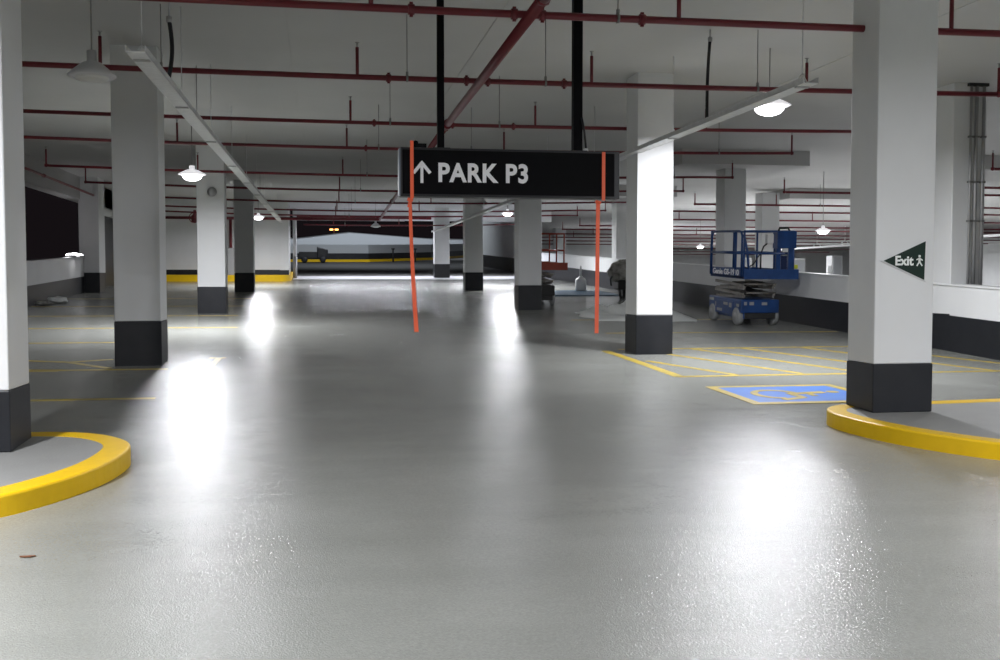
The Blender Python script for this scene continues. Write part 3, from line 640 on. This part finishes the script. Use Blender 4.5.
        MB().path([(px1-0.36, py0, 2.02), (px1-0.33, py0, 2.09), (px1-0.14, py0, 2.10), (px1-0.10, py0, 2.02)], 0.025, 8).build('grab_handle', 'dark', t)
        MB().path([(-0.12, py0, 1.22), (-0.12, py0, 1.55), (-0.06, py0, 1.70), (0.05, py0-0.02, 1.80)], 0.018, 8).build('joystick_cable', 'dark', t)
        MB().path([(px0+0.02, py0, 1.26), (-0.42, py0, 1.24), (-0.28, py0, 1.32), (-0.2, py0, 1.45), (-0.13, py0, 1.55)], 0.013, 6).build('loose_cable', 'dark', t)
        MB().box(-0.02, 0.13, py0-0.08, py0+0.04, 1.76, 1.96).build('control_box', 'wplastic', t, bevel=0.02)
        MB().box(px1-0.02, px1+0.12, py0-0.0, py0+0.08, 1.22, 1.31).build('lime_pouch', 'hivis', t, bevel=0.02)
    if brand:
        o = fit_text(brand, 0, 1, 0, 0.09, 0, 'letter', t, 0.03)
        # put the words on the side board facing the lane
        me = o.data; xs = [v.co.x for v in me.vertices]; ys = [v.co.y for v in me.vertices]
        L = 1.5; a, b_, c, d = min(xs), max(xs), min(ys), max(ys)
        for v in me.vertices:
            u = (v.co.x-a)/(b_-a); h = (v.co.y-c)/(d-c); zz = v.co.z
            v.co = Vector((px0-0.004-zz*0.5, 0.80-u*L, 1.065+h*0.13))
        o.scale = (1, 1, 1); o.location = (0, 0, 0); o.rotation_euler = (0, 0, 0)
    return t
scissor_lift((9.40, 22.0, gz(22.0)), math.radians(0), 'liftblue', 'blue scissor lift parked against the right parapet wall', brand='Genie GS-1930')
olift = scissor_lift((6.08, 28.9, gz(28.9)), 0, 'orange', 'orange scissor lift mostly hidden behind a column under the sign', box=False)
olift.scale = (0.85, 0.97, 0.97)
for o in list(bpy.data.objects):
    if o.type == 'EMPTY' and o.name.startswith('scissor_lift'): o.rotation_euler.x = math.atan(S)

# ------------------------------------------------------------------ clutter near the orange lift
def drape(x0, x1, y0, y1, hfun, label, m, name, n=18, edge=None):
    top = []; 
    for j in range(n+1):
        for i in range(n+1):
            u, v = i/n, j/n; x = x0+(x1-x0)*u; y = y0+(y1-y0)*v
            if edge: x, y = edge(u, v, x, y)
            top.append((x, y, gz(y)+hfun(u, v)))
    k = len(top); bot = [(x, y, gz(y)-0.0) for x, y, z in top]
    fs = []
    for j in range(n):
        for i in range(n):
            a = j*(n+1)+i; fs.append((a, a+1, a+n+2, a+n+1)); fs.append((k+a+n+1, k+a+n+2, k+a+1, k+a))
    for i in range(n):
        for a, b_ in ((i, i+1), (n*(n+1)+i+1, n*(n+1)+i), ((i+1)*(n+1), i*(n+1)), (i*(n+1)+n, (i+1)*(n+1)+n)): fs.append((a, k+a, k+b_, b_))
    o = MB().add(top+bot, fs, True).build(name, m); return tag(o, label, 'sheet')
wob = lambda u, v: 0.5+0.5*math.sin(7*u+3*math.sin(5*v))*math.cos(6*v+2*u)
drape(7.2, 9.6, 32.3, 35.3, lambda u, v: 0.01+0.03*wob(u, v), 'blue tarpaulin spread flat on the deck beside the orange lift', 'tarp', 'tarpaulin')
drape(6.15, 8.35, 22.5, 24.9, lambda u, v: 0.02+0.42*wob(1.3*u+0.4, v)*math.sin(PI*u)**0.6*math.sin(PI*v)**0.5+0.05*math.sin(31*u+17*v)*math.sin(PI*u)*math.sin(PI*v), 'crumpled pale plastic sheet lying around the foot of the brightly lit column', 'sheet', 'plastic_sheet', n=26,
      edge=lambda u, v, x, y: (x+0.12*math.sin(9*v), y+0.12*math.sin(7*u+1)-0.35*u*(1-v)))
jc = thing('white_canister', 'small white canister with an upright spout on the blue tarpaulin', 'canister', (8.85, 34.9, gz(34.9)+0.045))
MB().lathe([(0.001, 0), (0.18, 0), (0.19, 0.02), (0.19, 0.36), (0.15, 0.42), (0.06, 0.46), (0.06, 0.5), (0.001, 0.5)], (0, 0, 0), 20).build('canister_body', 'wplastic', jc)
MB().tube((0, 0, 0.48), (0, 0, 0.85), 0.04, 10, 0.025).build('spout', 'galv', jc)
gm = thing('covered_machine', 'dark machine under a bundled grey cover, beside the brightly lit column', 'machine', (9.15, 30.9, gz(30.9)))
cv = MB(); n1, n2 = 14, 20
vs = []
for j in range(n1+1):
    th = PI*j/n1
    for i in range(n2):
        ph = 2*PI*i/n2; rr = 0.42*(1+0.08*math.sin(5*ph+3*th)+0.06*math.sin(9*th))
        vs.append((rr*1.05*math.sin(th)*math.cos(ph), rr*0.9*math.sin(th)*math.sin(ph), 0.82+rr*0.85*math.cos(th)))
cv.add(vs, [(j*n2+i, j*n2+(i+1) % n2, (j+1)*n2+(i+1) % n2, (j+1)*n2+i) for j in range(n1) for i in range(n2)], True)
cv.build('bundled_cover', 'canvas', gm)
MB().box(-0.20, 0.42, -0.25, 0.25, 0.28, 0.62).build('engine_block', 'dark', gm, bevel=0.04)
MB().tube((-0.1, -0.2, 0.0), (-0.16, -0.1, 0.5), 0.05, 8).build('leg', 'dark', gm); MB().tube((0.3, -0.2, 0.0), (0.25, -0.1, 0.4), 0.05, 8).build('leg', 'dark', gm); MB().tube((0.12, 0.25, 0.0), (0.1, 0.1, 0.4), 0.05, 8).build('leg', 'dark', gm)
MB().path([(-0.3, -0.1, 0.75), (-0.42, -0.15, 0.6), (-0.4, -0.2, 0.4)], 0.03, 8).build('handle', 'dark', gm)
# rubbish bag at the left wall
def lump(loc, r, m, name, label, cat, sq=0.5, seed=1):
    rnd = random.Random(seed); vs = []; n1, n2 = 10, 16
    k = [rnd.uniform(0, 6) for _ in range(4)]
    for j in range(n1+1):
        th = PI*j/n1
        for i in range(n2):
            ph = 2*PI*i/n2; rr = r*(1+0.16*math.sin(3*ph+k[0]+2*th)+0.1*math.sin(7*ph+k[1])*math.sin(th)+0.08*math.sin(6*th+k[2]))
            vs.append((rr*1.3*math.sin(th)*math.cos(ph), rr*math.sin(th)*math.sin(ph), max(0.0, r*sq+rr*sq*math.cos(th))))
    o = MB().add(vs, [(j*n2+i, j*n2+(i+1) % n2, (j+1)*n2+(i+1) % n2, (j+1)*n2+i) for j in range(n1) for i in range(n2)], True).build(name, m)
    o.location = loc; return tag(o, label, cat)
lump((-6.95, 29.6, gz(29.6)), 0.2, 'sheet', 'rubbish_bag', 'small pale rubbish bag on the deck against the left parapet', 'bag', 0.45, 3)
lump((-7.1, 28.7, gz(28.7)), 0.16, 'canvas', 'rubbish_bag', 'small dark rubbish bag beside the pale one at the left parapet', 'bag', 0.35, 5)
lf = MB(); ol = [(0.042*math.cos(a)*(1+0.2*math.sin(3*a)), 0.016*math.sin(a)) for a in [2*PI*i/14 for i in range(14)]]
lf.prism(ol, lambda x, y: 0.0, lambda x, y: 0.004+0.03*abs(x)); lf = lf.build('dry_leaf', 'leaf'); lf.location = (-1.67, 6.28, gz(6.28)+0.003); tag(lf, 'small brown dry leaf alone on the bare deck in the lower left', 'leaf')

# floodlight on the left parapet
fld = thing('floodlight', 'glowing floodlight lying on top of the left parapet wall', 'lamp', (-7.35, 33.4, gz(33.4)+1.175))
MB().box(-0.12, 0.1, -0.3, 0.3, 0.0, 0.05).build('housing', 'galvdull', fld)
MB().lathe([(0.001, 0.05), (0.26, 0.05), (0.2, 0.09), (0.001, 0.12)], (0, 0, 0), 20).build('lens', 'lens', fld)

# neighbouring deck: white cable tray and pale cabinets
tr = thing('cable_tray', 'white cable tray on hooked hangers beyond the right parapet', 'cable tray', (31.5, 40.0, 3.9))
MB().box(-0.11, 0.11, -12.0, 30, 0, 0.11).build('tray', 'white', tr)
for y in (-8, 2, 11, 19.0, 22.6, 27): MB().tube((0, y, 0.3), (0, y, SLAB-3.9), 0.03, 6).path([(-0.25, y, 0.08), (-0.18, y, 0.24), (0, y, 0.34), (0.18, y, 0.24), (0.25, y, 0.08)], 0.035, 6).build('hooked_hanger', 'white', tr)
for i, (x, y, w, h, lb) in enumerate(((25.2, 60.5, 1.6, 2.9, 'pale tall cabinet seen just over the right parapet beside the blue lift'), (31.0, 66, 2.4, 3.0, 'pale wide cabinet seen over the parapet near the exit-sign column'), (34.5, 66, 0.8, 3.2, 'narrow pale cabinet seen over the parapet next to the wide one'))):
    c = thing('utility_cabinet', lb, 'cabinet', (x, y, 0.3), 0, 'utility cabinets of the neighbouring deck')
    MB().box(-w/2, w/2, -0.4, 0.4, 0, h).build('cabinet_body', 'white', c, bevel=0.03)
    MB().box(-w/2+0.1, w/2-0.1, -0.43, -0.39, 0.1, h-0.1).build('cabinet_door', 'facade', c)

# ------------------------------------------------------------------ outdoors, beyond the slab edge
bd = thing('distant_building', 'long pale low building with shallow gables outside under the night sky', 'building', (6, 108, gz(100)-0.4))
mm = MB(); roof = [(-26, 1.9), (-18, 2.85), (-8.6, 2.2), (-3, 2.9), (5.5, 2.3), (12, 2.2), (15, 2.35)]
vs = []
for x, z in roof: vs += [(x, -1, -1), (x, 6, -1), (x, 6, z+0.4), (x, -1, z)]
fs = []
for i in range(len(roof)-1):
    o = 4*i
    for k in range(4): fs.append((o+k, o+(k+1) % 4, o+4+(k+1) % 4, o+4+k))
fs += [(3, 2, 1, 0), tuple(4*(len(roof)-1)+k for k in range(4))]
mm.add(vs, fs).build('facade', 'facade', bd)
def street_lamp(x, y, z, h, label):
    t = thing('street_lamp', label, 'street lamp', (x, y, z))
    MB().tube((0, 0, 0), (0, 0, h), 0.12, 10, 0.08).build('pole', 'dark', t)
    MB().box(-0.3, 0.3, -0.08, 0.08, h-0.1, h).build('arm', 'dark', t)
    for s_ in (-1, 1): MB().box(s_*0.36-0.24, s_*0.36+0.24, -0.2, 0.2, h-0.1, h+0.1).build('lamp_head', 'sodium', t, bevel=0.05)
street_lamp(2.0, 150, 4.0, 5.0, 'small orange double-headed street lamp in the night beyond the deck')
for x in (5.35, 7.0):
    t = tag(MB().tube((x, 77.6, gz(77.6)), (x, 77.6, gz(77.6)+0.95), 0.06, 8).tube((x-0.12, 77.6, gz(77.6)+0.95), (x+0.12, 77.6, gz(77.6)+0.95), 0.05, 8).build('short_post', 'dark'), 'one of two short dark posts by the far outdoor wall', 'post', 'short dark posts by the far wall')
# parked small truck by the far wall
tk = thing('utility_truck', 'dark utility truck parked outside by the far yellow kerb', 'truck', (-0.35, 73.9, gz(73.9))); tk.scale = (0.72, 0.72, 0.72)
MB().box(-1.5, 0.2, -0.75, 0.75, 0.42, 1.05).build('cargo_bed', 'dark', tk, bevel=0.05)
MB().prism([(0.2, -0.75), (1.25, -0.75), (1.25, 0.75), (0.2, 0.75)], lambda x, y: 0.4, lambda x, y: 1.55-0.25*(x-0.2)).build('cab', 'signframe', tk, bevel=0.08)
MB().box(0.35, 1.0, -0.76, -0.74, 0.85, 1.15).build('cab_window', 'dark', tk)
for x in (-1.0, 0.75):
    for y in (-0.7, 0.7):
        w = MB().lathe([(0.05, -0.1), (0.25, -0.1), (0.3, -0.06), (0.3, 0.06), (0.25, 0.1), (0.05, 0.1)], (0, 0, 0), 16); w.xf(Matrix.Translation((x, y, 0.3)) @ Matrix.Rotation(PI/2, 4, 'X')); w.build('wheel', 'rubber', tk)

# added unseen lights that brighten the far facade and the outdoor wall
def area(loc, size, e, aim, col=(0.85, 0.92, 1.0)):
    L = bpy.data.lights.new('yard_fill_light', 'AREA'); L.shape = 'DISK'; L.size = size; L.energy = e; L.color = col
    o = bpy.data.objects.new('yard_fill_light', L); COL.objects.link(o); o.location = loc
    d = Vector(aim)-Vector(loc); o.rotation_euler = d.to_track_quat('-Z', 'Y').to_euler(); return o
area((4, 86, 15), 1.0, 3600, (4, 108, 5))
area((3, 64, 12), 0.6, 1000, (3, 76, 3))
L = bpy.data.lights.new('strip_fill_light', 'AREA'); L.shape = 'RECTANGLE'; L.size = 10.0; L.size_y = 0.15; L.energy = 520; L.color = (0.9, 0.92, 1.0)  # unseen light added past the slab edge to brighten the pale strip
o = bpy.data.objects.new('strip_fill_light', L); COL.objects.link(o); o.location = (4.5, 49.25, 4.69); o.rotation_euler = (math.radians(-28), 0, 0)

# ------------------------------------------------------------------ world, camera, view
w = bpy.data.worlds.new('night'); SC.world = w; w.use_nodes = True
w.node_tree.nodes['Background'].inputs['Color'].default_value = (0.010, 0.0075, 0.009, 1); w.node_tree.nodes['Background'].inputs['Strength'].default_value = 0.6
cam = bpy.data.cameras.new('camera'); co = bpy.data.objects.new('camera', cam); COL.objects.link(co); SC.camera = co
cam.sensor_width = 36; cam.lens = 1040/1000*36; cam.clip_end = 400
co.location = (0, 0, EYE); co.rotation_euler = (PI/2-math.atan(50/1040), 0, -math.radians(9.8))
SC.view_settings.view_transform = 'Standard'; SC.view_settings.look = 'None'; SC.view_settings.gamma = 1; SC.view_settings.use_curve_mapping = False
SC.view_settings.exposure = 0.18
